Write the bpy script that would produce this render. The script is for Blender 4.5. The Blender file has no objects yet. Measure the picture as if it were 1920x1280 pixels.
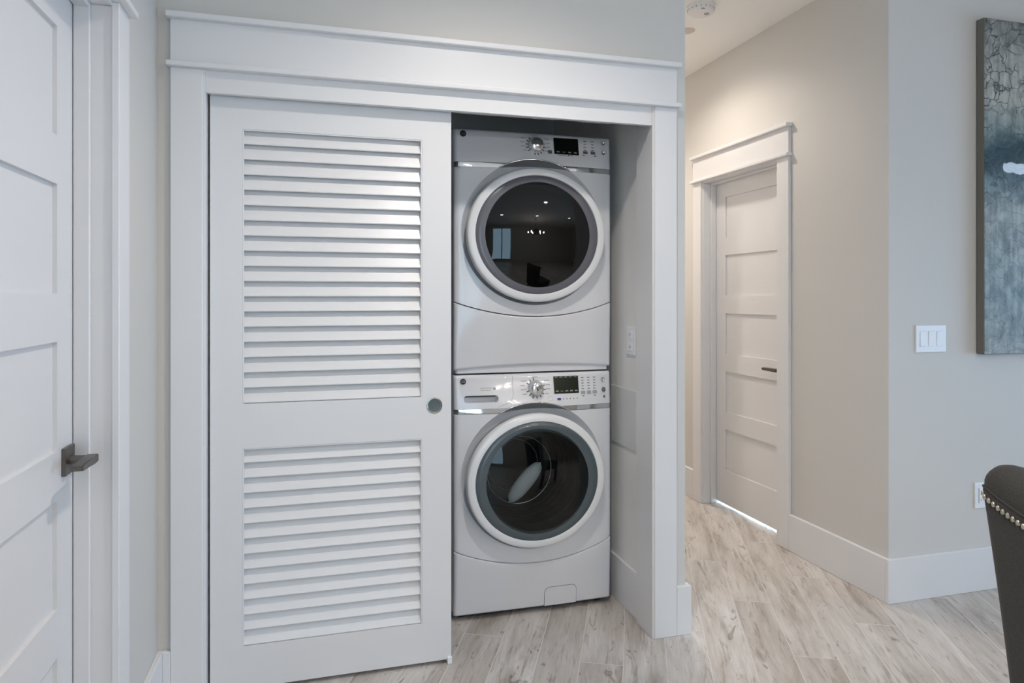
import bpy, bmesh, math, random
from mathutils import Vector, Matrix
random.seed(7)
PI = math.pi
scene = bpy.context.scene
col = scene.collection

# ------------------------------------------------------------------ camera, world, exposure, big lights
cam_d = bpy.data.cameras.new('camera')
cam_d.sensor_width = 36.0
cam_d.lens = 36.0 * 1290.0 / 1920.0
cam_d.shift_y = -84.0 / 1920.0
cam_d.clip_start = 0.05
cam = bpy.data.objects.new('camera', cam_d)
cam.location = (0, 0, 1.32)
cam.rotation_euler = (PI / 2, 0, -math.radians(15.716))
col.objects.link(cam)
scene.camera = cam

scene.view_settings.view_transform = 'Standard'
scene.view_settings.look = 'None'
scene.view_settings.exposure = 0.12
scene.view_settings.gamma = 1.0
scene.view_settings.use_curve_mapping = False
scene.cycles.max_bounces = 10
scene.cycles.diffuse_bounces = 5
scene.cycles.glossy_bounces = 5
scene.cycles.transparent_max_bounces = 10
scene.cycles.sample_clamp_indirect = 4.0
scene.cycles.caustics_reflective = False
scene.cycles.caustics_refractive = False
scene.cycles.use_denoising = True

w = bpy.data.worlds.new('sky'); scene.world = w
w.use_nodes = True
bg = w.node_tree.nodes['Background']
bg.inputs['Color'].default_value = (0.55, 0.75, 1.0, 1)
bg.inputs['Strength'].default_value = 1.2

CEIL = 2.79          # ceiling height
YW = 2.42            # face of the closet wall and of the wall with the painting
XL = -0.495          # face of the left wall
XB = 2.37            # face of the hallway wall


def area(name, loc, rot, sx, sy, energy, color):
    d = bpy.data.lights.new(name, 'AREA')
    d.shape = 'RECTANGLE'; d.size = sx; d.size_y = sy; d.energy = energy; d.color = color
    o = bpy.data.objects.new(name, d); col.objects.link(o)
    o.location = loc; o.rotation_euler = rot
    return o


def spot(name, loc, energy, color, angle=130, blend=0.8, size=0.045, rot=(0, 0, 0)):
    d = bpy.data.lights.new(name, 'SPOT')
    d.energy = energy; d.color = color; d.spot_size = math.radians(angle); d.spot_blend = blend
    d.shadow_soft_size = size
    o = bpy.data.objects.new(name, d); col.objects.link(o)
    o.location = loc; o.rotation_euler = rot
    return o


DAY = (0.55, 0.80, 1.0)
area('daylight_rear', (-0.05, -3.95, 1.36), (PI / 2, 0, 0), 1.4, 2.5, 36, DAY)
area('daylight_east', (6.25, 0.35, 1.0), (PI / 2, 0, PI / 2), 3.1, 1.8, 108, (0.37, 0.645, 1.0))
area('daylight_room_behind_hall_door', (3.4, 3.55, 1.1), (PI / 2, 0, PI / 2), 1.0, 1.2, 220, (0.62, 0.84, 1.0))
NEUTRAL = (1.0, 0.91, 0.83)
WARM = (1.0, 0.89, 0.79)
CANS = [(0.60, 1.56), (1.80, 0.60), (0.30, -0.9), (1.9, -0.9), (3.6, -0.6)]
CAN_W = [70, 5, 42, 60, 60]
HALL_CAN = (1.80, 3.56)

# ------------------------------------------------------------------ materials


def lin(c):
    return tuple(((v / 255.0) / 12.92 if v <= 10 else (((v / 255.0) + 0.055) / 1.055) ** 2.4) for v in c)


def mat(name, color, rough=0.5, metal=0.0, coat=0.0, bump=0.0, bscale=80.0, var=0.0, spec=0.5, sheen=0.0):
    m = bpy.data.materials.new(name); m.use_nodes = True
    nt = m.node_tree; p = nt.nodes['Principled BSDF']
    p.inputs['Base Color'].default_value = (*color, 1)
    p.inputs['Roughness'].default_value = rough
    p.inputs['Metallic'].default_value = metal
    p.inputs['Coat Weight'].default_value = coat
    p.inputs['Coat Roughness'].default_value = 0.06
    p.inputs['Specular IOR Level'].default_value = spec
    p.inputs['Sheen Weight'].default_value = sheen
    if bump or var:
        tc = nt.nodes.new('ShaderNodeTexCoord')
        n = nt.nodes.new('ShaderNodeTexNoise'); n.inputs['Scale'].default_value = bscale
        n.inputs['Detail'].default_value = 4
        nt.links.new(tc.outputs['Object'], n.inputs['Vector'])
        if bump:
            b = nt.nodes.new('ShaderNodeBump'); b.inputs['Strength'].default_value = bump
            b.inputs['Distance'].default_value = 0.002
            nt.links.new(n.outputs['Fac'], b.inputs['Height'])
            nt.links.new(b.outputs['Normal'], p.inputs['Normal'])
        if var:
            r = nt.nodes.new('ShaderNodeValToRGB')
            r.color_ramp.elements[0].color = (*[c * (1 - var) for c in color], 1)
            r.color_ramp.elements[1].color = (*[min(1, c * (1 + var)) for c in color], 1)
            r.color_ramp.elements[0].position = 0.3; r.color_ramp.elements[1].position = 0.7
            nt.links.new(n.outputs['Fac'], r.inputs['Fac'])
            nt.links.new(r.outputs['Color'], p.inputs['Base Color'])
    return m


M = {}
M['wall'] = mat('greige_wall_paint', (0.635, 0.615, 0.585), 0.62, bump=0.05, bscale=160)
M['ceiling'] = mat('ceiling_paint', (0.88, 0.865, 0.84), 0.8, bump=0.05, bscale=120)
M['trim'] = mat('white_trim_paint', (0.755, 0.75, 0.755), 0.34, bump=0.03, bscale=30)
M['closet'] = mat('closet_paint', (0.80, 0.795, 0.775), 0.6, bump=0.05, bscale=160)
M['enamel'] = mat('white_enamel', (0.74, 0.745, 0.775), 0.22, coat=0.5, bump=0.006, bscale=20)
M['door_ring'] = mat('white_door_ring', (0.80, 0.805, 0.82), 0.25, coat=0.4, bump=0.004, bscale=20)
M['silver'] = mat('silver_plastic', (0.40, 0.425, 0.45), 0.28, metal=0.55, bump=0.01, bscale=60)
M['chrome'] = mat('chrome', (0.80, 0.81, 0.82), 0.06, metal=1.0, bump=0.003, bscale=30)
M['brushed'] = mat('brushed_steel', (0.55, 0.55, 0.54), 0.25, metal=1.0, bump=0.05, bscale=220)
M['bezel'] = mat('tinted_bezel', (0.125, 0.125, 0.148), 0.25, coat=0.25, bump=0.003, bscale=20)
M['bezel2'] = mat('tinted_bezel_cool', (0.075, 0.098, 0.112), 0.25, coat=0.25, bump=0.003, bscale=20)
M['black'] = mat('black_plastic', (0.008, 0.009, 0.010), 0.3, bump=0.01, bscale=60)
M['lcd'] = mat('display_glass', (0.006, 0.008, 0.006), 0.20, spec=0.2, bump=0.002, bscale=20)
M['lcd2'] = mat('display_glass_green', (0.014, 0.020, 0.012), 0.25, spec=0.15, bump=0.002, bscale=20)
M['print'] = mat('panel_print', (0.10, 0.10, 0.11), 0.5, var=0.2, bscale=300)
M['print_light'] = mat('panel_print_light', (0.34, 0.34, 0.36), 0.5, var=0.1, bscale=300)
M['glyph'] = mat('display_glyphs', (0.22, 0.25, 0.24), 0.4, var=0.1, bscale=300)
M['blue'] = mat('blue_label', (0.03, 0.06, 0.28), 0.4, var=0.1, bscale=200)
M['button'] = mat('gray_button', (0.20, 0.20, 0.20), 0.3, metal=0.6, var=0.1, bscale=200)
M['rubber'] = mat('dark_rubber', (0.02, 0.02, 0.02), 0.7, bump=0.05, bscale=90)
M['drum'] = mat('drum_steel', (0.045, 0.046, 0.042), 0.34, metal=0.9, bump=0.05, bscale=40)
M['reflection_pale'] = mat('pale_reflection_stand_in', (0.75, 0.78, 0.80), 0.4, bump=0.01, bscale=40)  # pale colour of the reflection stand-in inside the washer
M['bronze'] = mat('dark_bronze_metal', (0.17, 0.155, 0.145), 0.36, metal=0.9, bump=0.03, bscale=120)
M['pull'] = mat('brushed_pull', (0.13, 0.155, 0.16), 0.45, metal=0.6, bump=0.03, bscale=200)
M['pull_rim'] = mat('pull_rim', (0.42, 0.41, 0.37), 0.25, metal=1.0, bump=0.02, bscale=200)
M['plate'] = mat('white_plastic_plate', (0.84, 0.85, 0.88), 0.3, bump=0.004, bscale=40)
M['painted_plate'] = mat('painted_cover_plate', (0.70, 0.70, 0.69), 0.45, bump=0.02, bscale=60)
M['plate_line'] = mat('plate_shadow_gap', (0.58, 0.59, 0.62), 0.6, var=0.1, bscale=100)
M['plastic'] = mat('detector_plastic', (0.80, 0.77, 0.76), 0.45, bump=0.01, bscale=60)
M['canvas'] = mat('canvas_edge', (0.165, 0.155, 0.135), 0.75, bump=0.25, bscale=300, var=0.12)
M['fabric'] = mat('charcoal_fabric', (0.030, 0.028, 0.025), 0.95, bump=0.35, bscale=260, var=0.35, sheen=0.06)
M['piping'] = mat('charcoal_piping', (0.040, 0.036, 0.032), 0.85, bump=0.4, bscale=500, var=0.2)
M['nail'] = mat('pewter_nailhead', (0.62, 0.58, 0.48), 0.28, metal=1.0, bump=0.05, bscale=200)
M['legwood'] = mat('dark_stained_wood', (0.035, 0.022, 0.015), 0.4, bump=0.1, bscale=60, var=0.3)
M['iron'] = mat('black_iron', (0.015, 0.014, 0.013), 0.5, metal=0.6, bump=0.05, bscale=100)
M['outdoor'] = mat('window_frame_white', (0.8, 0.8, 0.8), 0.4, bump=0.02, bscale=50)


def emis(name, color, s):
    m = bpy.data.materials.new(name); m.use_nodes = True
    nt = m.node_tree; nt.nodes.clear()
    e = nt.nodes.new('ShaderNodeEmission'); o = nt.nodes.new('ShaderNodeOutputMaterial')
    e.inputs['Color'].default_value = (*color, 1); e.inputs['Strength'].default_value = s
    nt.links.new(e.outputs[0], o.inputs['Surface'])
    return m


M['bulb'] = emis('lit_bulb', (1.0, 0.91, 0.81), 195)
M['lens'] = emis('lit_downlight', (1.0, 0.95, 0.88), 34)


def glass(name, tint, refl):
    """thin tinted pane: see-through with a fresnel mirror on top"""
    m = bpy.data.materials.new(name); m.use_nodes = True
    nt = m.node_tree; nt.nodes.clear()
    o = nt.nodes.new('ShaderNodeOutputMaterial')
    t = nt.nodes.new('ShaderNodeBsdfTransparent'); t.inputs['Color'].default_value = (*tint, 1)
    g = nt.nodes.new('ShaderNodeBsdfGlossy'); g.inputs['Roughness'].default_value = 0.015
    g.inputs['Color'].default_value = (1, 1, 1, 1)
    f = nt.nodes.new('ShaderNodeFresnel'); f.inputs['IOR'].default_value = refl
    mx = nt.nodes.new('ShaderNodeMixShader')
    nt.links.new(f.outputs[0], mx.inputs['Fac'])
    nt.links.new(t.outputs[0], mx.inputs[1]); nt.links.new(g.outputs[0], mx.inputs[2])
    nt.links.new(mx.outputs[0], o.inputs['Surface'])
    return m


M['glass_dark'] = glass('dark_door_glass', (0.10, 0.11, 0.115), 1.5)
M['glass_washer'] = glass('smoked_door_glass', (0.62, 0.66, 0.66), 1.42)
M['pane'] = glass('window_pane', (0.96, 0.98, 0.98), 1.45)


def floor_material():
    m = bpy.data.materials.new('wood_look_plank_tile'); m.use_nodes = True
    nt = m.node_tree; N = nt.nodes; L = nt.links
    p = N['Principled BSDF']
    tc = N.new('ShaderNodeTexCoord')
    a = math.radians(25.8)
    d1 = N.new('ShaderNodeVectorMath'); d1.operation = 'DOT_PRODUCT'; d1.inputs[1].default_value = (math.sin(a), math.cos(a), 0)
    d2 = N.new('ShaderNodeVectorMath'); d2.operation = 'DOT_PRODUCT'; d2.inputs[1].default_value = (math.cos(a), -math.sin(a), 0)
    L.new(tc.outputs['Object'], d1.inputs[0]); L.new(tc.outputs['Object'], d2.inputs[0])
    p0 = 0.603 * math.cos(a) - 2.4 * math.sin(a)
    s2 = N.new('ShaderNodeMath'); s2.operation = 'SUBTRACT'; s2.inputs[1].default_value = p0 - 0.1541 * 40
    L.new(d2.outputs['Value'], s2.inputs[0])
    LEN = 1.2
    row = N.new('ShaderNodeMath'); row.operation = 'DIVIDE'; row.inputs[1].default_value = 0.1541
    L.new(s2.outputs[0], row.inputs[0])
    fl = N.new('ShaderNodeMath'); fl.operation = 'FLOOR'; L.new(row.outputs[0], fl.inputs[0])
    s1 = N.new('ShaderNodeMath'); s1.operation = 'MULTIPLY_ADD'; s1.inputs[1].default_value = 0.3699 * LEN
    L.new(fl.outputs[0], s1.inputs[0])
    sc0 = N.new('ShaderNodeMath'); sc0.operation = 'ADD'
    sc0.inputs[1].default_value = (-(2.625 + 39 * 0.3699 * LEN)) % LEN + 12 * LEN
    L.new(d1.outputs['Value'], sc0.inputs[0]); L.new(sc0.outputs[0], s1.inputs[2])
    cx = N.new('ShaderNodeCombineXYZ'); L.new(s1.outputs[0], cx.inputs['X']); L.new(s2.outputs[0], cx.inputs['Y'])
    br = N.new('ShaderNodeTexBrick')
    br.offset = 0.0; br.offset_frequency = 2; br.squash = 1.0
    br.inputs['Scale'].default_value = 1.0
    br.inputs['Brick Width'].default_value = LEN
    br.inputs['Row Height'].default_value = 0.1541
    br.inputs['Mortar Size'].default_value = 0.0016
    br.inputs['Mortar Smooth'].default_value = 0.3
    br.inputs['Color1'].default_value = (0, 0, 0, 1); br.inputs['Color2'].default_value = (1, 1, 1, 1)
    br.inputs['Mortar'].default_value = (0.5, 0.5, 0.5, 1)
    L.new(cx.outputs[0], br.inputs['Vector'])
    seed = N.new('ShaderNodeMath'); seed.operation = 'MULTIPLY'; seed.inputs[1].default_value = 37.0
    L.new(br.outputs['Color'], seed.inputs[0])

    def noise(sx, sy, scale, detail, dist=0.0, rough=0.6):
        mp = N.new('ShaderNodeMapping'); mp.inputs['Scale'].default_value = (sx, sy, 1)
        L.new(cx.outputs[0], mp.inputs['Vector'])
        n = N.new('ShaderNodeTexNoise'); n.noise_dimensions = '4D'
        n.inputs['Scale'].default_value = scale; n.inputs['Detail'].default_value = detail
        n.inputs['Roughness'].default_value = rough; n.inputs['Distortion'].default_value = dist
        L.new(mp.outputs[0], n.inputs['Vector']); L.new(seed.outputs[0], n.inputs['W'])
        return n.outputs['Fac']

    def ramp(fac, stops):
        r = N.new('ShaderNodeValToRGB')
        e = r.color_ramp.elements
        while len(e) < len(stops):
            e.new(0.5)
        for k, (pos, c) in enumerate(stops):
            e[k].position = pos; e[k].color = (*c, 1)
        L.new(fac, r.inputs['Fac'])
        return r.outputs['Color']

    def mix(fac, a_, b_, mode='MIX'):
        x = N.new('ShaderNodeMix'); x.data_type = 'RGBA'; x.blend_type = mode
        if isinstance(fac, float):
            x.inputs[0].default_value = fac
        else:
            L.new(fac, x.inputs[0])
        for s, v in ((6, a_), (7, b_)):
            if isinstance(v, tuple):
                x.inputs[s].default_value = (*v, 1)
            else:
                L.new(v, x.inputs[s])
        return x.outputs[2]

    broad = noise(0.9, 5.0, 2.2, 4, 0.6)
    base = ramp(broad, [(0.30, (0.355, 0.315, 0.28)), (0.47, (0.52, 0.49, 0.46)), (0.66, (0.64, 0.62, 0.60))])
    tint = ramp(br.outputs['Color'], [(0.0, (0.90, 0.88, 0.86)), (0.5, (1.0, 0.98, 0.96)), (1.0, (1.06, 1.06, 1.06))])
    c = mix(1.0, base, tint, 'MULTIPLY')
    grain = noise(1.2, 22.0, 5.0, 6, 0.8, 0.7)
    c = mix(1.0, c, ramp(grain, [(0.30, (0.84, 0.82, 0.80)), (0.55, (1.0, 1.0, 1.0)), (0.8, (1.04, 1.04, 1.04))]), 'MULTIPLY')
    streak = noise(1.6, 11.0, 2.6, 3, 1.6, 0.55)
    c = mix(ramp(streak, [(0.55, (0, 0, 0)), (0.70, (0.70, 0.70, 0.70))]), c, (0.25, 0.20, 0.165))
    knots = noise(3.0, 7.0, 2.3, 2, 2.4, 0.5)
    c = mix(ramp(knots, [(0.665, (0, 0, 0)), (0.75, (0.8, 0.8, 0.8))]), c, (0.17, 0.14, 0.125))
    big = noise(2.2, 5.0, 1.25, 3, 3.2, 0.55)
    c = mix(ramp(big, [(0.66, (0, 0, 0)), (0.70, (0.62, 0.62, 0.62)), (0.76, (0.2, 0.2, 0.2))]), c, (0.15, 0.125, 0.11))
    c = mix(br.outputs['Fac'], c, (0.66, 0.64, 0.61))
    L.new(c, p.inputs['Base Color'])
    p.inputs['Roughness'].default_value = 0.42
    b = N.new('ShaderNodeBump'); b.inputs['Strength'].default_value = 0.25; b.inputs['Distance'].default_value = 0.002
    inv = N.new('ShaderNodeMath'); inv.operation = 'SUBTRACT'; inv.inputs[0].default_value = 1.0
    L.new(br.outputs['Fac'], inv.inputs[1])
    ad = N.new('ShaderNodeMath'); ad.operation = 'MULTIPLY_ADD'; ad.inputs[1].default_value = 0.25
    L.new(grain, ad.inputs[0]); L.new(inv.outputs[0], ad.inputs[2])
    L.new(ad.outputs[0], b.inputs['Height']); L.new(b.outputs['Normal'], p.inputs['Normal'])
    return m


M['floor'] = floor_material()


def painting_material():
    m = bpy.data.materials.new('abstract_painting_texture'); m.use_nodes = True
    nt = m.node_tree; N = nt.nodes; L = nt.links
    p = N['Principled BSDF']; p.inputs['Roughness'].default_value = 0.5
    tc = N.new('ShaderNodeTexCoord')
    sep = N.new('ShaderNodeSeparateXYZ'); L.new(tc.outputs['Object'], sep.inputs[0])

    def noise(scale, sc=(1, 1, 1), detail=5, dist=0.0):
        mp = N.new('ShaderNodeMapping'); mp.inputs['Scale'].default_value = sc
        L.new(tc.outputs['Object'], mp.inputs['Vector'])
        n = N.new('ShaderNodeTexNoise'); n.inputs['Scale'].default_value = scale
        n.inputs['Detail'].default_value = detail; n.inputs['Distortion'].default_value = dist
        L.new(mp.outputs[0], n.inputs['Vector'])
        return n.outputs['Fac']

    def math_(op, a, b, cc=None):
        x = N.new('ShaderNodeMath'); x.operation = op
        for k, v in enumerate((a, b, cc)):
            if v is None:
                continue
            if isinstance(v, (int, float)):
                x.inputs[k].default_value = v
            else:
                L.new(v, x.inputs[k])
        return x.outputs[0]

    def ramp(fac, stops):
        r = N.new('ShaderNodeValToRGB'); e = r.color_ramp.elements
        while len(e) < len(stops):
            e.new(0.5)
        for k, (pos, c) in enumerate(stops):
            e[k].position = pos; e[k].color = (*c, 1)
        L.new(fac, r.inputs['Fac'])
        return r.outputs['Color']

    def mix(fac, a_, b_, mode='MIX'):
        x = N.new('ShaderNodeMix'); x.data_type = 'RGBA'; x.blend_type = mode
        if isinstance(fac, float):
            x.inputs[0].default_value = fac
        else:
            L.new(fac, x.inputs[0])
        for s, v in ((6, a_), (7, b_)):
            if isinstance(v, tuple):
                x.inputs[s].default_value = (*v, 1)
            else:
                L.new(v, x.inputs[s])
        return x.outputs[2]

    n1 = noise(4.5, detail=6, dist=0.8)
    hz = math_('MULTIPLY_ADD', n1, 0.16, math_('DIVIDE', sep.outputs['Z'], 1.5))
    hz = math_('SUBTRACT', hz, 0.08)
    K = lambda r, g, b: lin((r, g, b))
    base = ramp(hz, [(0.02, K(138, 143, 138)), (0.18, K(130, 140, 140)), (0.42, K(156, 162, 160)), (0.53, K(104, 124, 130)),
                     (0.575, K(50, 70, 78)), (0.615, K(40, 68, 76)), (0.66, K(122, 136, 134)), (0.76, K(164, 164, 158)), (0.9, K(152, 152, 148)), (1.0, K(118, 120, 116))])
    st = noise(5.0, (9, 1, 0.9), 5, 0.3)
    c = mix(1.0, base, ramp(st, [(0.3, (0.66, 0.70, 0.72)), (0.55, (1, 1, 1)), (0.75, (1.28, 1.24, 1.22))]), 'MULTIPLY')
    mot = noise(16.0, detail=8, dist=0.6)
    c = mix(1.0, c, ramp(mot, [(0.36, (0.68, 0.69, 0.69)), (0.60, (1.25, 1.24, 1.22))]), 'MULTIPLY')
    # cracks
    dmp = N.new('ShaderNodeVectorMath'); dmp.operation = 'MULTIPLY_ADD'
    nc = N.new('ShaderNodeTexNoise'); nc.inputs['Scale'].default_value = 9.0; nc.inputs['Detail'].default_value = 5
    L.new(tc.outputs['Object'], nc.inputs['Vector'])
    L.new(nc.outputs['Color'], dmp.inputs[0]); dmp.inputs[1].default_value = (0.14, 0.14, 0.14); L.new(tc.outputs['Object'], dmp.inputs[2])
    vo = N.new('ShaderNodeTexVoronoi'); vo.feature = 'DISTANCE_TO_EDGE'; vo.inputs['Scale'].default_value = 15.0
    L.new(dmp.outputs[0], vo.inputs['Vector'])
    crack = ramp(vo.outputs['Distance'], [(0.0, (1, 1, 1)), (0.05, (0, 0, 0))])
    pres = ramp(noise(7.0, detail=3), [(0.33, (0, 0, 0)), (0.48, (1, 1, 1))])
    up = ramp(math_('DIVIDE', sep.outputs['Z'], 1.5), [(0.40, (0.30, 0.30, 0.30)), (0.66, (1, 1, 1))])
    cm = mix(1.0, mix(1.0, crack, pres, 'MULTIPLY'), up, 'MULTIPLY')
    c = mix(cm, c, K(46, 50, 52))
    # white impasto stroke
    dx = math_('MAXIMUM', math_('SUBTRACT', math_('ABSOLUTE', math_('SUBTRACT', sep.outputs['X'], 0.33), None), 0.21), 0.0)
    dz = math_('SUBTRACT', sep.outputs['Z'], 0.838)
    nb = noise(22.0, detail=5)
    dd = math_('SQRT', math_('ADD', math_('MULTIPLY', dx, dx), math_('MULTIPLY', dz, dz)), None)
    dd = math_('MULTIPLY_ADD', nb, 0.045, dd)
    stroke = ramp(dd, [(0.044, (1, 1, 1)), (0.047, (0, 0, 0))])
    c = mix(stroke, c, K(226, 236, 246))
    L.new(c, p.inputs['Base Color'])
    b = N.new('ShaderNodeBump'); b.inputs['Strength'].default_value = 0.6; b.inputs['Distance'].default_value = 0.006
    hh = math_('MULTIPLY_ADD', cm, -0.6, math_('ADD', mot, math_('MULTIPLY', stroke, 0.5)))
    L.new(hh, b.inputs['Height']); L.new(b.outputs['Normal'], p.inputs['Normal'])
    return m


M['painting'] = painting_material()

# ------------------------------------------------------------------ mesh helpers


def obj(name, bm, m, parent=None, smooth=False, loc=None):
    me = bpy.data.meshes.new(name)
    bmesh.ops.recalc_face_normals(bm, faces=bm.faces[:])
    bm.to_mesh(me); bm.free()
    o = bpy.data.objects.new(name, me); col.objects.link(o)
    ms = m if isinstance(m, (list, tuple)) else [m]
    for x in ms:
        me.materials.append(x)
    if smooth:
        for p in me.polygons:
            p.use_smooth = True
        if smooth != 'all':
            try:
                me.set_sharp_from_angle(angle=math.radians(smooth if isinstance(smooth, (int, float)) and smooth is not True else 40))
            except Exception:
                pass
    if parent:
        o.parent = parent
    if loc:
        o.location = loc
    return o


def empty(name, loc=(0, 0, 0), rz=0):
    o = bpy.data.objects.new(name, None); col.objects.link(o)
    o.location = loc; o.rotation_euler = (0, 0, rz); o.empty_display_size = 0.1
    return o


def tag(o, label=None, cat=None, group=None, kind=None):
    if label: o['label'] = label
    if cat: o['category'] = cat
    if group: o['group'] = group
    if kind: o['kind'] = kind
    return o


def box(bm, x0, x1, y0, y1, z0, z1, bev=0.0, seg=1, mi=0):
    vs = [bm.verts.new(c) for c in ((x0, y0, z0), (x1, y0, z0), (x1, y1, z0), (x0, y1, z0), (x0, y0, z1), (x1, y0, z1), (x1, y1, z1), (x0, y1, z1))]
    fs = [bm.faces.new([vs[i] for i in f]) for f in ((0, 3, 2, 1), (4, 5, 6, 7), (0, 1, 5, 4), (1, 2, 6, 5), (2, 3, 7, 6), (3, 0, 4, 7))]
    for f in fs:
        f.material_index = mi
    if bev:
        es = list({e for f in fs for e in f.edges})
        r = bmesh.ops.bevel(bm, geom=es, offset=bev, segments=seg, profile=0.5, affect='EDGES')
        for f in r['faces']:
            f.material_index = mi
    return fs


def boxes(lst, bev=0.0, seg=1):
    bm = bmesh.new()
    for b in lst:
        box(bm, *b, bev=bev, seg=seg)
    return bm


def struct(name, bm, m, parent=None, **k):
    o = obj(name, bm, m, parent, **k)
    if not parent:
        o['kind'] = 'structure'
    return o


def tube(bm, pts, r, n=8, closed=False, caps=True, mi=0):
    """round bar along points"""
    pts = [Vector(p) for p in pts]
    rings = []
    for i, p in enumerate(pts):
        a = pts[i - 1] if (i > 0 or closed) else pts[i]
        b = pts[(i + 1) % len(pts)] if (i < len(pts) - 1 or closed) else pts[i]
        t = (b - a).normalized()
        up = Vector((0, 0, 1)) if abs(t.z) < 0.9 else Vector((0, 1, 0))
        s = t.cross(up).normalized(); u = s.cross(t)
        rr = r[i] if isinstance(r, (list, tuple)) else r
        rings.append([bm.verts.new(p + rr * (math.cos(2 * PI * k / n) * s + math.sin(2 * PI * k / n) * u)) for k in range(n)])
    m_ = len(rings)
    for i in range(m_ if closed else m_ - 1):
        A, B = rings[i], rings[(i + 1) % m_]
        for k in range(n):
            f = bm.faces.new((A[k], A[(k + 1) % n], B[(k + 1) % n], B[k])); f.material_index = mi
    if caps and not closed:
        bm.faces.new(rings[0][::-1]).material_index = mi
        bm.faces.new(rings[-1]).material_index = mi


def lathe_y(bm, prof, cx, cz, n=96, ex=1.0, ez=1.0, close_end=False, close_start=False, mi=0):
    """profile of (radius, y) turned about the Y axis; ex, ez stretch it to an oval"""
    rings = []
    for (r, y) in prof:
        rings.append([bm.verts.new((cx + r * ex * math.cos(2 * PI * k / n), y, cz + r * ez * math.sin(2 * PI * k / n))) for k in range(n)])
    for A, B in zip(rings, rings[1:]):
        for k in range(n):
            bm.faces.new((A[k], A[(k + 1) % n], B[(k + 1) % n], B[k])).material_index = mi
    if close_end:
        bm.faces.new(rings[-1]).material_index = mi
    if close_start:
        bm.faces.new(rings[0][::-1]).material_index = mi
    return rings


def lathe_z(bm, prof, cx, cy, n=48, close_start=True, close_end=True, mi=0):
    rings = []
    for (r, z) in prof:
        rings.append([bm.verts.new((cx + r * math.cos(2 * PI * k / n), cy + r * math.sin(2 * PI * k / n), z)) for k in range(n)])
    for A, B in zip(rings, rings[1:]):
        for k in range(n):
            bm.faces.new((A[k], A[(k + 1) % n], B[(k + 1) % n], B[k])).material_index = mi
    if close_start: bm.faces.new(rings[0][::-1]).material_index = mi
    if close_end: bm.faces.new(rings[-1]).material_index = mi


def grid_solid(bm, rows, yback, mi=0):
    """front sheet given as rows of points, closed to a solid with a flat back at y = yback (or back by a depth)"""
    R, Cn = len(rows), len(rows[0])
    F = [[bm.verts.new(p) for p in r] for r in rows]
    Bk = [[bm.verts.new((p[0], yback(p) if callable(yback) else yback, p[2])) for p in r] for r in rows]
    for i in range(R - 1):
        for j in range(Cn - 1):
            bm.faces.new((F[i][j], F[i][j + 1], F[i + 1][j + 1], F[i + 1][j])).material_index = mi
            bm.faces.new((Bk[i][j], Bk[i + 1][j], Bk[i + 1][j + 1], Bk[i][j + 1])).material_index = mi
    rim = [(0, j) for j in range(Cn)] + [(i, Cn - 1) for i in range(1, R)] + [(R - 1, j) for j in range(Cn - 2, -1, -1)] + [(i, 0) for i in range(R - 2, 0, -1)]
    for a, b in zip(rim, rim[1:] + rim[:1]):
        bm.faces.new((F[a[0]][a[1]], Bk[a[0]][a[1]], Bk[b[0]][b[1]], F[b[0]][b[1]])).material_index = mi


def cut(o, bm):
    """take the solid bm out of mesh object o"""
    me = bpy.data.meshes.new('cutter'); bmesh.ops.recalc_face_normals(bm, faces=bm.faces[:]); bm.to_mesh(me); bm.free()
    c = bpy.data.objects.new('cutter', me); col.objects.link(c)
    c.parent = o.parent
    md = o.modifiers.new('cut', 'BOOLEAN'); md.operation = 'DIFFERENCE'; md.solver = 'EXACT'; md.object = c
    bpy.context.view_layer.update()
    dg = bpy.context.evaluated_depsgraph_get()
    nm = bpy.data.meshes.new_from_object(o.evaluated_get(dg))
    o.modifiers.clear(); old = o.data; o.data = nm; nm.name = old.name
    bpy.data.objects.remove(c); bpy.data.meshes.remove(me); bpy.data.meshes.remove(old)


def text_mesh(body, size, shear=0.0):
    cu = bpy.data.curves.new('lettering', 'FONT'); cu.body = body; cu.size = size; cu.shear = shear
    cu.align_x = 'CENTER'; cu.align_y = 'CENTER'; cu.extrude = 0.0004
    t = bpy.data.objects.new('lettering', cu); col.objects.link(t)
    bpy.context.view_layer.update()
    me = bpy.data.meshes.new_from_object(t.evaluated_get(bpy.context.evaluated_depsgraph_get()))
    bpy.data.objects.remove(t); bpy.data.curves.remove(cu)
    return me


# ------------------------------------------------------------------ the room shell
struct('floor', boxes([(-3.7, 6.4, -4.1, 6.0, -0.10, 0.0)]), M['floor'])
struct('ceiling', boxes([(-3.7, 6.4, -4.1, 6.0, CEIL, CEIL + 0.1)]), M['ceiling'])

HEAD = 2.045                       # door opening height
# left wall with its door opening
LY0, LY1 = 1.160, 1.922
struct('wall_left', boxes([(XL - 0.12, XL, 0.2, LY0 - 0.02, 0, CEIL), (XL - 0.12, XL, LY1 + 0.02, YW, 0, CEIL), (XL - 0.12, XL, LY0 - 0.02, LY1 + 0.02, HEAD + 0.02, CEIL)]), M['wall'])
struct('wall_left_return', boxes([(-3.6, XL - 0.12, 0.2, 0.32, 0, CEIL)]), M['wall'])
# closet wall with its wide opening
OX0, OX1 = -0.351, 1.2395
struct('wall_front', boxes([(XL - 0.12, OX0 - 0.02, YW, YW + 0.12, 0, CEIL), (OX1 + 0.02, 1.388, YW, YW + 0.12, 0, CEIL), (OX0 - 0.02, OX1 + 0.02, YW, YW + 0.12, 2.055, CEIL)]), M['wall'])
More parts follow.
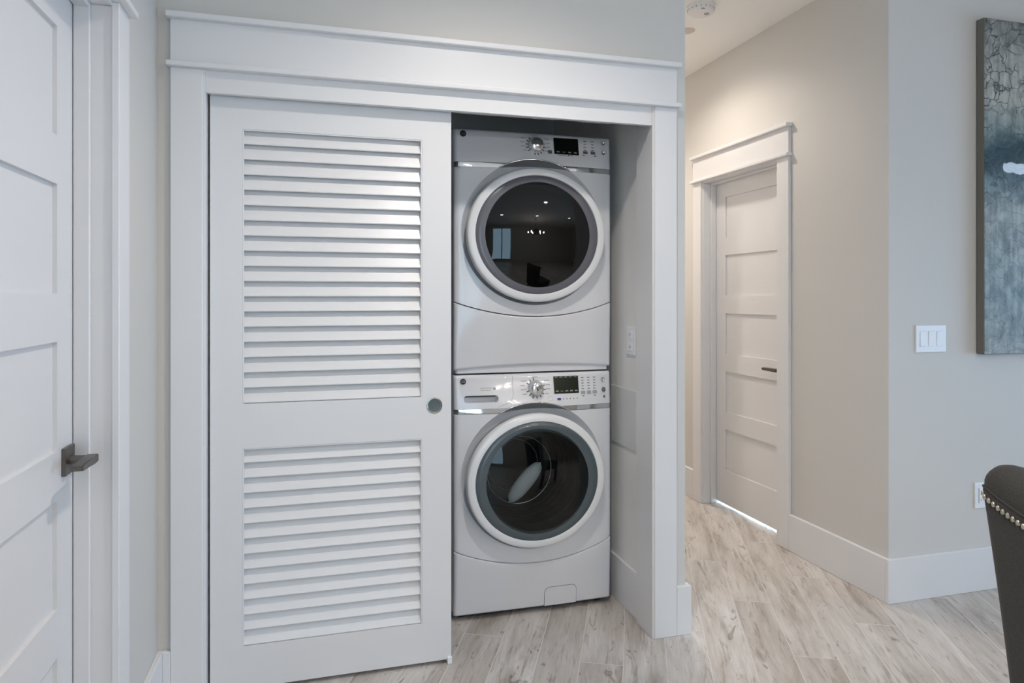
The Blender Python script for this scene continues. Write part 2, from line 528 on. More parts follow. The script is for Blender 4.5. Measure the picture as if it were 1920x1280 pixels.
# closet interior
struct('wall_closet', boxes([(-0.40, 1.388, 3.62, 3.72, 0, CEIL), (1.262, 1.388, YW + 0.12, 3.62, 0, CEIL), (-0.52, -0.40, YW + 0.12, 3.72, 0, CEIL)]), [M['closet']])
struct('ceiling_closet', boxes([(-0.40, 1.262, YW + 0.12, 3.62, 2.44, 2.50)]), M['closet'])
# hallway
struct('wall_hall_side', boxes([(1.268, 1.388, 3.72, 5.6, 0, CEIL)]), M['wall'])
struct('wall_hall_end', boxes([(1.268, 2.49, 5.6, 5.72, 0, CEIL)]), M['wall'])
HY0, HY1 = 3.155, 3.903
struct('wall_hall', boxes([(XB, XB + 0.12, YW, HY0 - 0.02, 0, CEIL), (XB, XB + 0.12, HY1 + 0.02, 5.6, 0, CEIL), (XB, XB + 0.12, HY0 - 0.02, HY1 + 0.02, HEAD + 0.02, CEIL)]), M['wall'])
struct('wall_right', boxes([(XB + 0.12, 6.2, YW, YW + 0.12, 0, CEIL)]), M['wall'])


# room behind the viewpoint: windows that bring the daylight
def wall_with_hole_y(name, x0, x1, y0, y1, holes):
    lst = []; xs = x0
    for (a, b, z0, z1) in sorted(holes):
        lst += [(xs, a, y0, y1, 0, CEIL), (a, b, y0, y1, z1, CEIL)]
        if z0 > 0: lst.append((a, b, y0, y1, 0, z0))
        xs = b
    lst.append((xs, x1, y0, y1, 0, CEIL))
    return struct(name, boxes(lst), M['wall'])


wall_with_hole_y('wall_rear', -3.7, 6.3, -3.85, -3.7, [(-0.75, 0.65, 0.1, 2.62)])
struct('wall_west', boxes([(-3.7, -3.55, -3.7, 0.2, 0, CEIL)]), M['wall'])
struct('wall_east', boxes([(6.0, 6.15, -3.7, -1.2, 0, CEIL), (6.0, 6.15, 1.9, YW, 0, CEIL), (6.0, 6.15, -1.2, 1.9, 1.95, CEIL), (6.0, 6.15, -1.2, 1.9, 0, 0.1)]), M['wall'])


def window_y(n, x0, x1, z0, z1, y, div):
    t = 0.06
    lst = [(x0, x1, y - 0.05, y + 0.03, z0, z0 + t), (x0, x1, y - 0.05, y + 0.03, z1 - t, z1), (x0, x0 + t, y - 0.05, y + 0.03, z0, z1), (x1 - t, x1, y - 0.05, y + 0.03, z0, z1)]
    for k in range(1, div):
        xc = x0 + (x1 - x0) * k / div
        lst.append((xc - 0.035, xc + 0.035, y - 0.05, y + 0.03, z0 + t, z1 - t))
    o = struct('window_%d' % n, boxes(lst), M['outdoor'])
    obj('pane', boxes([(x0 + 0.05, x1 - 0.05, y - 0.012, y - 0.006, z0 + 0.05, z1 - 0.05)]), M['pane'], o)


window_y(1, -0.75, 0.65, 0.1, 2.62, -3.76, 2)
t = 0.06
o = struct('window_2', boxes([(5.98, 6.06, -1.2, 1.9, 0.1, 0.16), (5.98, 6.06, -1.2, 1.9, 1.89, 1.95), (5.98, 6.06, -1.2, -1.14, 0.1, 1.95), (5.98, 6.06, 1.84, 1.9, 0.1, 1.95), (5.98, 6.06, 0.315, 0.385, 0.16, 1.89)]), M['outdoor'])
obj('pane', boxes([(6.05, 6.056, -1.15, 1.85, 0.15, 1.90)]), M['pane'], o)

# ------------------------------------------------------------------ baseboards
BH = 0.190; BT = 0.018


def base(name, lst):
    return struct(name, boxes([b + (0.0, BH) for b in lst], bev=0.002), M['trim'])


base('baseboard_left', [(XL, XL + BT, 2.0105, YW)])
base('baseboard_front', [(XL + BT, -0.4545, YW - BT, YW)])
base('baseboard_hall_side', [(1.343, 1.388 + BT, YW - BT, YW), (1.388, 1.388 + BT, YW, 5.6)])
base('baseboard_hall', [(XB - BT, XB, YW, 3.0545), (XB - BT, XB, 4.0035, 5.6)])
base('baseboard_right', [(XB - BT, 6.0, YW - BT, YW)])
base('baseboard_closet', [(1.250, 1.262, 2.56, 3.62)])

# ------------------------------------------------------------------ trims (door and closet surrounds)


def surround_y(name, x0, x1, leg_z, parts_parent=None):
    """craftsman surround on a wall facing -y; x0, x1 are the outer edges of the two legs"""
    y = YW
    T = empty(name, (0, 0, 0)); T['kind'] = 'structure'
    for (a, b) in ((x0, x0 + 0.095), (x1 - 0.095, x1)):
        obj('casing', boxes([(a, b, y - BT, y, 0, leg_z)], bev=0.002), M['trim'], T)
    obj('ledge', boxes([(x0 - 0.011, x1 + 0.011, y - 0.038, y, leg_z, leg_z + 0.0165)], bev=0.003, seg=2), M['trim'], T)
    obj('header_board', boxes([(x0, x1, y - BT, y, leg_z + 0.0165, leg_z + 0.1535)], bev=0.001), M['trim'], T)
    obj('header_cap', boxes([(x0 - 0.011, x1 + 0.011, y - 0.040, y, leg_z + 0.1535, leg_z + 0.1725)], bev=0.003, seg=2), M['trim'], T)
    return T


T1 = surround_y('trim_1', -0.454, 1.3425, 2.0525)
obj('fascia', boxes([(OX0, OX1, 2.411, 2.430, 1.981, 2.0525)], bev=0.001), M['trim'], T1)
obj('jamb', boxes([(OX0 - 0.02, OX0, 2.407, 2.545, 0, 2.0525)], bev=0.0015), M['trim'], T1)
obj('jamb', boxes([(OX1, OX1 + 0.02, 2.407, 2.545, 0, 2.0525)], bev=0.0015), M['trim'], T1)
obj('head_jamb', boxes([(OX0, OX1, 2.431, 2.545, 2.032, 2.0525)]), M['trim'], T1)
obj('door_track', boxes([(OX0, OX1, 2.455, 2.53, 2.005, 2.031)]), M['brushed'], T1)


def surround_x(name, xf, s, y0, y1, o0, o1, depth):
    """the same surround on a wall facing +x (s = 1) or -x (s = -1); o0, o1 the door opening, y0, y1 the outer leg edges"""
    T = empty(name, (0, 0, 0)); T['kind'] = 'structure'

    def bx(a, b, ya, yb, za, zb, bev=0.002, seg=1):
        xa, xb = sorted((xf + s * a, xf + s * b))
        return boxes([(xa, xb, ya, yb, za, zb)], bev=bev, seg=seg)
    for (a, b) in ((y0, y0 + 0.095), (y1 - 0.095, y1)):
        obj('casing', bx(0, BT, a, b, 0, 2.0525), M['trim'], T)
    obj('ledge', bx(0, 0.038, y0 - 0.011, y1 + 0.011, 2.0525, 2.069, 0.003, 2), M['trim'], T)
    obj('header_board', bx(0, BT, y0, y1, 2.069, 2.206, 0.001), M['trim'], T)
    obj('header_cap', bx(0, 0.040, y0 - 0.011, y1 + 0.011, 2.206, 2.225, 0.003, 2), M['trim'], T)
    # jambs and stops
    obj('jamb', bx(-0.12, 0.002, o0 - 0.02, o0, 0, HEAD), M['trim'], T)
    obj('jamb', bx(-0.12, 0.002, o1, o1 + 0.02, 0, HEAD), M['trim'], T)
    obj('head_jamb', bx(-0.12, 0.002, o0 - 0.02, o1 + 0.02, HEAD, HEAD + 0.02), M['trim'], T)
    obj('door_stop', bx(-depth + 0.002, -depth + 0.038, o0, o0 + 0.011, 0, HEAD), M['trim'], T)
    obj('door_stop', bx(-depth + 0.002, -depth + 0.038, o1 - 0.011, o1, 0, HEAD), M['trim'], T)
    obj('head_stop', bx(-depth + 0.002, -depth + 0.038, o0 + 0.011, o1 - 0.011, HEAD - 0.011, HEAD), M['trim'], T)
    return T


surround_x('trim_2', XL, 1, 1.072, 2.010, LY0, LY1, 0.085)
surround_x('trim_3', XB, -1, 3.055, 4.003, HY0, HY1, 0.088)


# ------------------------------------------------------------------ five-panel doors
def panel_door(name, xface, s, y0, y1, label, zb=0.012):
    """door slab seen from side s of its face plane xface"""
    T = empty(name, (xface, y0, 0)); tag(T, label, 'door', kind='structure')
    W = y1 - y0; H = HEAD - 0.004
    st = 0.108
    fr = bmesh.new()

    def bx(bm, a, b, ya, yb, za, zb_, bev=0.0):
        xa, xb = sorted((-s * a, -s * b))
        box(bm, xa, xb, ya, yb, za, zb_, bev=bev)
    bx(fr, 0, 0.036, 0, st, zb, H); bx(fr, 0, 0.036, W - st, W, zb, H)
    rails = [(zb, 0.234), (0.4865, 0.5985), (0.851, 0.963), (1.2155, 1.3275), (1.580, 1.692), (1.9445, H)]
    for a, b in rails:
        bx(fr, 0, 0.036, st, W - st, a, b)
    obj('stile_and_rail_frame', fr, M['trim'], T)
    for (a, b) in zip(rails, rails[1:]):
        pb = bmesh.new(); bx(pb, 0.0095, 0.030, st, W - st, a[1], b[0])
        obj('panel', pb, M['trim'], T)
    return T


D1 = panel_door('door_1', -0.580, 1, LY0 + 0.003, LY1 - 0.003, 'white five-panel door with a square-rose dark lever in the wall beside the closet')
D2 = panel_door('door_2', 2.458, -1, HY0 + 0.003, HY1 - 0.003, 'white five-panel door standing shut in the hallway', zb=0.019)


def lever(parent, s, yc, zc, length, direction, rose='square'):
    """lever handle on a door face; s = side it sticks out to, direction = way the lever points along y"""
    L_ = empty('door_handle', (0, yc, zc)); L_.parent = parent
    L_['label'] = 'dark metal lever handle'
    rb = bmesh.new()
    xa, xb = sorted((0.0, s * 0.009))
    if rose == 'square':
        box(rb, xa, xb, -0.033, 0.033, -0.033, 0.033, bev=0.002, seg=2)
    else:
        box(rb, xa, xb, -0.028, 0.028, -0.028, 0.028, bev=0.002, seg=2)
    obj('rose', rb, M['bronze'], L_)
    sb = bmesh.new()
    tube(sb, [(s * 0.008, 0, 0), (s * 0.030, 0, 0), (s * 0.064, 0, 0)], [0.011, 0.0095, 0.0095], n=20)
    obj('spindle', sb, M['bronze'], L_, smooth=True)
    lb = bmesh.new()
    pts = [(-0.011, 0.0095), (0.016, 0.0092), (length - 0.006, 0.0072), (length, 0.005), (length, -0.005), (length - 0.006, -0.0072), (0.016, -0.0092), (-0.011, -0.0095)]
    xs = (s * 0.041, s * 0.066)
    A = [lb.verts.new((xs[0], direction * p[0], p[1])) for p in pts]
    B = [lb.verts.new((xs[1], direction * p[0], p[1])) for p in pts]
    lb.faces.new(A); lb.faces.new(B[::-1])
    for k in range(len(pts)):
        lb.faces.new((A[k], A[(k + 1) % len(pts)], B[(k + 1) % len(pts)], B[k]))
    bmesh.ops.bevel(lb, geom=lb.edges[:], offset=0.0018, segments=2, affect='EDGES')
    obj('lever', lb, M['bronze'], L_, smooth=30)


lever(D1, 1, 1.871 - (LY0 + 0.003), 0.930, 0.105, -1)
lever(D2, -1, 3.222 - (HY0 + 0.003), 0.917, 0.115, 1)

# ------------------------------------------------------------------ louvered sliding closet door
DX0, DX1, DY = -0.3435, 0.4614, 2.450
D3 = empty('door_3', (DX0, DY, 0)); tag(D3, 'white louvered sliding closet door drawn across one half of the opening', 'door', kind='structure')
W3 = DX1 - DX0; DT = 0.035
ux0, ux1 = -0.2436 - DX0, 0.3562 - DX0
uz0, uz1, lz0, lz1 = 0.9626, 1.879, 0.1535, 0.8137
fr = bmesh.new()
ztop = 2.0
for b in ((0, ux0, 0, DT, 0.014, ztop), (ux1, W3, 0, DT, 0.014, ztop), (ux0, ux1, 0, DT, 0.014, lz0), (ux0, ux1, 0, DT, lz1, uz0), (ux0, ux1, 0, DT, uz1, ztop)):
    box(fr, *b)
obj('stile_and_rail_frame', fr, M['trim'], D3)


def louvers(z0, z1, n):
    bm = bmesh.new()
    # small sticking bead round the opening
    bd = 0.005
    for b in ((ux0, ux1, 0.001, 0.006, z1 - bd, z1), (ux0, ux0 + bd, 0.001, 0.006, z0, z1 - bd), (ux1 - bd, ux1, 0.001, 0.006, z0, z1 - bd)):
        box(bm, *b, bev=0.001)
    p = (z1 - z0) / n
    for k in range(n):
        a = z0 + p * k + 0.0015
        yf, yb = 0.0035, 0.0245
        h = p + 0.004
        if k == n - 1: h = p - 0.002
        th = 0.0075
        prof = [(yf + 0.0008, a + 0.0004), (yf, a + 0.003), (yb, a + h - 0.002), (yb + 0.0015, a + h), (yb + 0.004, a + h + 0.0003 if k < n - 1 else a + h), (yb + th, a + h - 0.004), (yf + th + 0.001, a + 0.002), (yf + th - 0.002, a)]
        A = [bm.verts.new((ux0, y, z)) for y, z in prof]; B = [bm.verts.new((ux1, y, z)) for y, z in prof]
        bm.faces.new(A); bm.faces.new(B[::-1])
        for q in range(len(prof)):
            bm.faces.new((A[q], A[(q + 1) % len(prof)], B[(q + 1) % len(prof)], B[q]))
    return bm


obj('louver_panel', louvers(uz0, uz1, 18), M['trim'], D3)
obj('louver_panel', louvers(lz0, lz1, 13), M['trim'], D3)
pb = bmesh.new()
lathe_y(pb, [(0.0003, -0.0006), (0.0220, -0.0006), (0.0235, -0.0009), (0.0255, -0.0022), (0.0280, -0.0018), (0.0288, 0.001)], 0.4005 - DX0, 0.930, n=48)
for f in pb.faces:
    r = math.hypot(f.calc_center_median().x - (0.4005 - DX0), f.calc_center_median().z - 0.930)
    f.material_index = 0 if r < 0.0228 else 1
fp = obj('finger_pull', pb, [M['pull'], M['pull_rim']], D3, smooth=30)
fp['label'] = 'round recessed metal finger pull'
gb = boxes([(0.790, 0.806, -0.010, 0.030, 0.0, 0.026)], bev=0.002)
obj('floor_guide', gb, M['plate'], D3)

# ------------------------------------------------------------------ washer and dryer
HW = 0.343


def sstep(a, b, x):
    t_ = max(0.0, min(1.0, (x - a) / (b - a)))
    return t_ * t_ * (3 - 2 * t_)


def S(x, z):
    """depth of the bowed front, negative towards the viewer"""
    G = min(0.2 + 0.8 * sstep(1.0, 0.84, z), 0.15 + 0.85 * sstep(0.0, 0.32, z))
    y = -G * (0.008 + 0.030 * (1 - (x / HW) ** 2))
    d = HW - abs(x); r = 0.014
    if d < r:
        y += r - math.sqrt(max(0, r * r - (r - d) ** 2))
    return y


DCX, DCZ, DA, DB = -0.008, 0.582, 0.307, 0.300          # dish lip
RCX, RCZ = -0.008, 0.569                                 # round door centre
ZTOP = 1.0


def xsamples(n=40):
    inner = [-HW + 0.016 + (2 * HW - 0.032) * k / n for k in range(n + 1)]
    ed = [0.0, 0.0008, 0.002, 0.004, 0.007, 0.011]
    return [-HW + e for e in ed] + inner + [HW - e for e in reversed(ed)]


def lipz(x):
    q = 1 - ((x - DCX) / DA) ** 2
    return DCZ + DB * math.sqrt(q) if q > 0 else -9


def dish(phi, s):
    yl = S(DCX + DA * math.cos(phi), DCZ + DB * math.sin(phi))
    cx = DCX + (RCX - DCX) * s; cz = DCZ + (RCZ - DCZ) * s
    a = DA + (0.286 - DA) * s; b = DB + (0.264 - DB) * s
    return (cx + a * math.cos(phi), yl + (-0.006 - yl) * math.sin(s * PI / 2) ** 0.9, cz + b * math.sin(phi))


def patch(bm, x0, x1, z0, z1, off=0.0008, nx=3, mi=0):
    """thin printed patch lying on the bowed front"""
    rows = []
    for j in (0, 1):
        z = z0 + (z1 - z0) * j
        rows.append([(x0 + (x1 - x0) * k / nx, S(x0 + (x1 - x0) * k / nx, z) - off, z) for k in range(nx + 1)])
    grid_solid(bm, rows, lambda p: p[1] + 0.0012, mi=mi)


def ray_patch(bm, cx, cz, ang, r0, r1, wd, off=0.001, mi=0):
    ca, sa = math.cos(ang), math.sin(ang)
    q = [(r0, -wd), (r1, -wd), (r1, wd), (r0, wd)]
    F = []; Bk = []
    for r, t_ in q:
        x, z = cx + r * ca - t_ * sa, cz + r * sa + t_ * ca
        F.append(bm.verts.new((x, S(x, z) - off, z))); Bk.append(bm.verts.new((x, S(x, z) + 0.0006, z)))
    bm.faces.new(F).material_index = mi
    for k in range(4):
        bm.faces.new((F[k], F[(k + 1) % 4], Bk[(k + 1) % 4], Bk[k])).material_index = mi


def disc_on_front(name, cx, cz, r, h, m, parent, dome=0.0, n=32, ez=1.0):
    bm = bmesh.new(); y = S(cx, cz)
    lathe_y(bm, [(r, y + 0.002), (r, y - h * 0.7), (r * 0.92, y - h), (r * 0.5, y - h - dome * 0.75), (r * 0.02, y - h - dome)], cx, cz, n=n, ez=ez, close_end=True)
    return obj(name, bm, m, parent, smooth=35)


def machine(kind, loc):
    dryer = kind == 'dryer'
    T = empty('clothes_' + kind, loc)
    # cabinet: five-sided shell, open at the front
    cb = bmesh.new(); x, z0 = HW - 0.004, 0.0 if dryer else 0.022
    fs = box(cb, -x, x, 0.014, 0.79, z0, ZTOP - 0.004)
    bmesh.ops.delete(cb, geom=[f for f in cb.faces if f.calc_center_median().y < 0.02], context='FACES_ONLY')
    obj('cabinet', cb, M['enamel'], T)
    zsb, zst = 0.8425, 0.8635
    ze, sag = (0.297, 0.060) if dryer else (0.291, 0.068)

    def seam(xx):
        return ze - sag * (1 - (xx / HW) ** 2)
    # front panel around the dish
    pc = math.asin((zsb - DCZ) / DB)

    def inside(xx, zz):
        return abs(xx) <= HW and seam(xx) <= zz <= zsb
    phis = [PI - pc + (PI + 2 * pc) * k / 150 for k in range(151)]
    for (cx_, cz_) in ((HW, zsb), (-HW, zsb), (HW, ze), (-HW, ze)):
        ph = math.atan2((cz_ - DCZ) / DB, (cx_ - DCX) / DA)
        while ph < PI - pc: ph += 2 * PI
        phis.append(ph)
    phis = sorted(phis)
    steps = [0, 0.1, 0.25, 0.45, 0.65, 0.8, 0.9, 0.95, 0.98, 1.0]
    rows = []
    for ph in phis:
        px, pz = DCX + DA * math.cos(ph), DCZ + DB * math.sin(ph)
        ux, uz = px - DCX, pz - DCZ
        lo, hi = 1.0, 3.0
        if not inside(px, pz - 1e-6): hi = 1.0
        for _ in range(50):
            md = (lo + hi) / 2
            if inside(DCX + ux * md, DCZ + uz * md): lo = md
            else: hi = md
        row = []
        for s in steps:
            k = 1 + (lo - 1) * s
            xx, zz = DCX + ux * k, DCZ + uz * k
            xx = max(-HW, min(HW, xx))
            row.append((xx, S(xx, zz), zz))
        rows.append(row)
    bm = bmesh.new(); grid_solid(bm, rows, lambda p: max(p[1] + 0.012, 0.012))
    # dish
    F = []
    n = 144
    for i in range(9):
        F.append([bm.verts.new(dish(2 * PI * k / n, i / 8)) for k in range(n)])
    F.append([bm.verts.new((v.co.x * 0.98 + RCX * 0.02, 0.012, RCZ + (v.co.z - RCZ) * 0.98)) for v in F[-1]])
    for A, B in zip(F, F[1:]):
        for k in range(n):
            bm.faces.new((A[k], A[(k + 1) % n], B[(k + 1) % n], B[k]))
    bmesh.ops.remove_doubles(bm, verts=bm.verts[:], dist=1e-6)
    obj('front_panel', bm, M['enamel'], T, smooth=28)
    # silver crescent over the door and its chrome rim
    bm = bmesh.new(); pr = []
    m_ = 60

    def zlow(xx):
        return zsb + 0.001 + 0.0125 * (1 - min(1, (xx / 0.152) ** 2))
    rows = []; rim = []
    p0 = pc + 0.0; p1 = PI - pc
    for k in range(m_ + 1):
        ph = p0 + (p1 - p0) * k / m_
        lo, hi = 0.0, 1.0
        for _ in range(40):
            md = (lo + hi) / 2
            q = dish(ph, md)
            if q[2] > zlow(q[0]): lo = md
            else: hi = md
        row = []
        for i in range(9):
            q = dish(ph, lo * i / 8)
            row.append((q[0], q[1] - 0.0015, q[2]))
        rows.append(row); rim.append((row[0][0], row[0][1] - 0.0008, row[0][2] + 0.0012))
    grid_solid(bm, rows, lambda p: p[1] + 0.0014)
    obj('silver_crescent', bm, M['silver'], T, smooth=50)
    bm = bmesh.new(); tube(bm, rim, 0.0026, n=10)
    obj('chrome_rim', bm, M['chrome'], T, smooth='all')
    # control panel
    bm = bmesh.new(); cols = []
    xs = xsamples(56)
    tr = [0, 0.12, 0.3, 0.5, 0.7, 0.84, 0.90, 0.94, 0.965, 0.98, 0.99, 0.997, 1.0]
    for xx in xs:
        zl = max(zst, lipz(xx) + 0.0015)
        c_ = []
        for t_ in tr:
            zz = zl + (ZTOP - zl) * t_
            y = S(xx, zz); d = ZTOP - zz; r = 0.012
            if d < r: y += r - math.sqrt(max(0, r * r - (r - d) ** 2))
            # rounded upper corners
            c_.append((xx, y, zz))
        cols.append(c_)
    grid_solid(bm, cols, 0.05)
    cp = obj('control_panel', bm, M['enamel'], T, smooth=28)
    if not dryer:
        cb = bmesh.new()
        xa, xb, za, zb = -0.305, -0.160, 0.888, 0.918
        r = (zb - za) / 2 * 0.8; pts = []
        for (cx, cz, a0) in ((xb - r, zb - r, 0), (xa + r, zb - r, PI / 2), (xa + r, za + r, PI), (xb - r, za + r, 1.5 * PI)):
            pts += [(cx + r * math.cos(a0 + PI / 2 * k / 6), cz + r * math.sin(a0 + PI / 2 * k / 6)) for k in range(7)]
        A = [cb.verts.new((x_, -0.08, z_)) for x_, z_ in pts]
        B = [cb.verts.new((x_ * 0.97 + (xa + xb) / 2 * 0.03, 0.012, z_ * 0.94 + (za + zb) / 2 * 0.06 + 0.0)) for x_, z_ in pts]
        cb.faces.new(A); cb.faces.new(B[::-1])
        for k in range(len(pts)):
            cb.faces.new((A[k], A[(k + 1) % len(pts)], B[(k + 1) % len(pts)], B[k]))
        cut(cp, cb)
        for p in cp.data.polygons: p.use_smooth = True
        cp.data.set_sharp_from_angle(angle=math.radians(28))
        # black strip across the top of the handle recess, seam of the drawer
        bm = bmesh.new(); patch(bm, xa + 0.006, xb - 0.012, zb - 0.0075, zb - 0.0015, off=-0.006, nx=4)
        obj('recess_top_strip', bm, M['black'], T)
        bm = bmesh.new()
        tube(bm, [(x_, S(x_, z_) - 0.0002, z_) for x_, z_ in ((-0.098, 0.992), (-0.098, 0.95), (-0.098, 0.915), (-0.108, 0.893), (-0.135, 0.880), (-0.165, 0.868))], 0.0006, n=6)
        obj('drawer_seam', bm, M['print_light'], T)
    # chrome strip
    for sg in (-1, 1):
        bm = bmesh.new()
        rows = []
        for t_ in (0.0, 0.25, 0.5, 0.75, 1.0):
            z = zsb + 0.0012 + (zst - zsb - 0.0024) * t_
            q = math.sqrt(max(0, 1 - ((z - DCZ) / DB) ** 2)) * DA
            xe = DCX + sg * (q + 0.001)
            row = []
            for k in range(25):
                xx = sg * (HW - 0.001) + (xe - sg * (HW - 0.001)) * k / 24
                row.append((xx, S(xx, z) + 0.0025, z))
            rows.append(row)
        grid_solid(bm, rows, 0.02)
        obj('chrome_strip', bm, M['chrome'], T, smooth=40)
    # lower panel
    bm = bmesh.new(); cols = []
    for xx in xsamples(40):
        zt = seam(xx) - 0.0035
        zb = 0.018 + (0.016 * (1 - (xx / HW) ** 2) if dryer else 0.006)
        c_ = []
        for t_ in (0, 0.005, 0.012, 0.022, 0.035, 0.05, 0.2, 0.4, 0.6, 0.8, 0.92, 0.97, 0.99, 1.0):
            zz = zb + (zt - zb) * t_
            y = S(xx, zz) - 0.002
            d = zz - zb; r = 0.010
            if d < r: y += r - math.sqrt(max(0, r * r - (r - d) ** 2))
            d = zt - zz; r = 0.005
            if d < r: y += r - math.sqrt(max(0, r * r - (r - d) ** 2))
            c_.append((xx, y, zz))
        cols.append(c_)
    grid_solid(bm, cols, lambda p: 0.014)
    obj('lower_panel', bm, M['enamel'], T, smooth=35)
    if dryer:
        bm = bmesh.new(); cols = []
        for xx in xsamples(24):
            cols.append([(xx * 0.975, S(xx, 0.0) + 0.008, zz) for zz in (0.004, 0.016, 0.034)])
        grid_solid(bm, cols, 0.05)
        obj('toe_recess', bm, M['enamel'], T, smooth=35)
        obj('stacking_bracket', boxes([(-HW + 0.03, HW - 0.03, 0.03, 0.77, -0.0025, -0.0005)]), M['black'], T)
    else:
        # pump filter flap
        def arch(x0, x1, z0, z1, r, n=8):
            pts = [(x0, z0), (x1, z0)]
            pts += [(x1 - r + r * math.cos(PI / 2 * k / n), z1 - r + r * math.sin(PI / 2 * k / n)) for k in range(n + 1)]
            pts += [(x0 + r + r * math.cos(PI / 2 + PI / 2 * k / n), z1 - r + r * math.sin(PI / 2 + PI / 2 * k / n)) for k in range(n + 1)]
            return pts

        def slab(bm, pts, off, mi=0):
            A = [bm.verts.new((px, S(px, pz) - 0.002 - off, pz)) for px, pz in pts]
            B = [bm.verts.new((px, 0.0, pz)) for px, pz in pts]
            f = bm.faces.new(A); f.material_index = mi
            for k in range(len(pts)):
                bm.faces.new((A[k], A[(k + 1) % len(pts)], B[(k + 1) % len(pts)], B[k])).material_index = mi
            return f
        bm = bmesh.new()
        slab(bm, arch(0.039, 0.183, 0.026, 0.106, 0.024), 0.0006, 1)
        slab(bm, arch(0.0406, 0.1814, 0.026, 0.1042, 0.0225), 0.0016, 0)
        obj('filter_flap', bm, [M['enamel'], M['button']], T)
    # ---------------- the round door
    D = bmesh.new()
    a0 = 0.296; ex, ez = 1.0, 0.926
    lathe_y(D, [(0.272, -0.040), (0.2935, -0.041), (0.2955, -0.043), (0.2960, -0.060), (0.2950, -0.068), (0.292, -0.0735), (0.287, -0.076), (0.268, -0.0785), (0.2635, -0.0785), (0.2612, -0.076), (0.2604, -0.071)], RCX, RCZ, n=144, ex=ex, ez=ez)
    dr = obj('door', D, M['door_ring'], T, smooth=40)
    bm = bmesh.new()
    lathe_y(bm, [(0.280, 0.002), (0.2845, -0.002), (0.2845, -0.042), (0.270, -0.043)], RCX, RCZ, n=96, ex=ex, ez=ez)
    obj('door_gap_shade', bm, M['rubber'], dr, smooth=40)  # black cylinder standing in for the shadow in the gap behind the ring
    ez2 = 0.920
    bm = bmesh.new()
    if dryer:
        lathe_y(bm, [(0.2606, -0.068), (0.2606, -0.0755), (0.2590, -0.0770), (0.240, -0.0790), (0.2230, -0.0800), (0.2225, -0.074)], RCX, RCZ, n=144, ex=1.0, ez=ez2)
        bz = obj('door_bezel', bm, M['bezel'], dr, smooth=40)
    else:
        lathe_y(bm, [(0.2612, -0.068), (0.2612, -0.0755), (0.2595, -0.0770), (0.238, -0.0790), (0.2185, -0.0800), (0.2180, -0.066)], RCX, RCZ, n=144, ex=1.0, ez=0.926)
        bz = obj('door_bezel', bm, M['bezel2'], dr, smooth=40)
    bm = bmesh.new()
    R = 0.2232 if dryer else 0.2190
    gz = 0.958 if dryer else 0.972
    sagd = 0.030 if dryer else 0.022
    prof = []
    for k in range(0, 15):
        q = 1 - k / 14
        prof.append((R * max(q, 0.004), -0.0797 - sagd * (1 - q * q)))
    lathe_y(bm, prof, RCX, RCZ, n=144, ex=1.0, ez=gz, close_end=True)
    obj('door_glass', bm, M['glass_dark'] if dryer else M['glass_washer'], dr, smooth='all')
    # latch slot on the door side
    # behind the glass
    bm = bmesh.new()
    if dryer:
        lathe_y(bm, [(0.236, -0.062), (0.228, -0.02), (0.225, 0.05), (0.02, 0.06)], RCX, RCZ, n=72, ez=0.95, close_end=True)
        obj('door_backing', bm, M['black'], dr, smooth=40)
    else:
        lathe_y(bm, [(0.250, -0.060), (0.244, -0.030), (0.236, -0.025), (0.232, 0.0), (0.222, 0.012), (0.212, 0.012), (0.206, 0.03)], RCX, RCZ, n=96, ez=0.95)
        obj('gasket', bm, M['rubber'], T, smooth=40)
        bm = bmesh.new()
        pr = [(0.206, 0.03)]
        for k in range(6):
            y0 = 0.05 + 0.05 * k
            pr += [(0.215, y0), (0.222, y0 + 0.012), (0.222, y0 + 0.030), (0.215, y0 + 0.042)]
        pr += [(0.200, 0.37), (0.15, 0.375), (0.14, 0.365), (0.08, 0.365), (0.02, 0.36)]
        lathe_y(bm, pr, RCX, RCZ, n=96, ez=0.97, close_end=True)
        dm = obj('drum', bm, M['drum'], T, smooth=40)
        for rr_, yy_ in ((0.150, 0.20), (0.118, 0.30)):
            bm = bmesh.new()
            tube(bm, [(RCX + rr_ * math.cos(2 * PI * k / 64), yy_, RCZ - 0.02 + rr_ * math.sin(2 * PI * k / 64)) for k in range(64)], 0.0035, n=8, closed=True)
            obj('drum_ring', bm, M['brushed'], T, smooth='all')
        # pale solid standing in for a slanting reflection in the washer glass
        bm = bmesh.new(); nseg, nr = 14, 12
        rings = []
        for i in range(nseg + 1):
            t_ = -1 + 2 * i / nseg
            rr = math.sqrt(max(0.0, 1 - abs(t_) ** 2.4)) + 0.02
            rings.append([bm.verts.new((t_ * 0.108, math.cos(2 * PI * k / nr) * 0.022 * rr, math.sin(2 * PI * k / nr) * 0.036 * rr)) for k in range(nr)])
        for A, B in zip(rings, rings[1:]):
            for k in range(nr):
                bm.faces.new((A[k], A[(k + 1) % nr], B[(k + 1) % nr], B[k]))
        bm.faces.new(rings[0][::-1]); bm.faces.new(rings[-1])
        pd = obj('reflection_shape', bm, M['reflection_pale'], T, smooth=50)
        pd.location = (-0.012, 0.10, 0.520); pd.rotation_euler = (0, -math.radians(48), 0)
    # ---------------- controls
    kx, kz = -0.001, 0.946 if dryer else 0.940
    yk = S(kx, kz)
    bm = bmesh.new()
    lathe_y(bm, [(0.0335, yk + 0.002), (0.0335, yk - 0.004), (0.0315, yk - 0.007), (0.0285, yk - 0.012), (0.0278, yk - 0.026), (0.0262, yk - 0.0295), (0.0245, yk - 0.0305), (0.012, yk - 0.0335), (0.0005, yk - 0.0345)], kx, kz, n=64, close_end=True)
    kb = obj('knob', bm, M['chrome'], T, smooth=35)
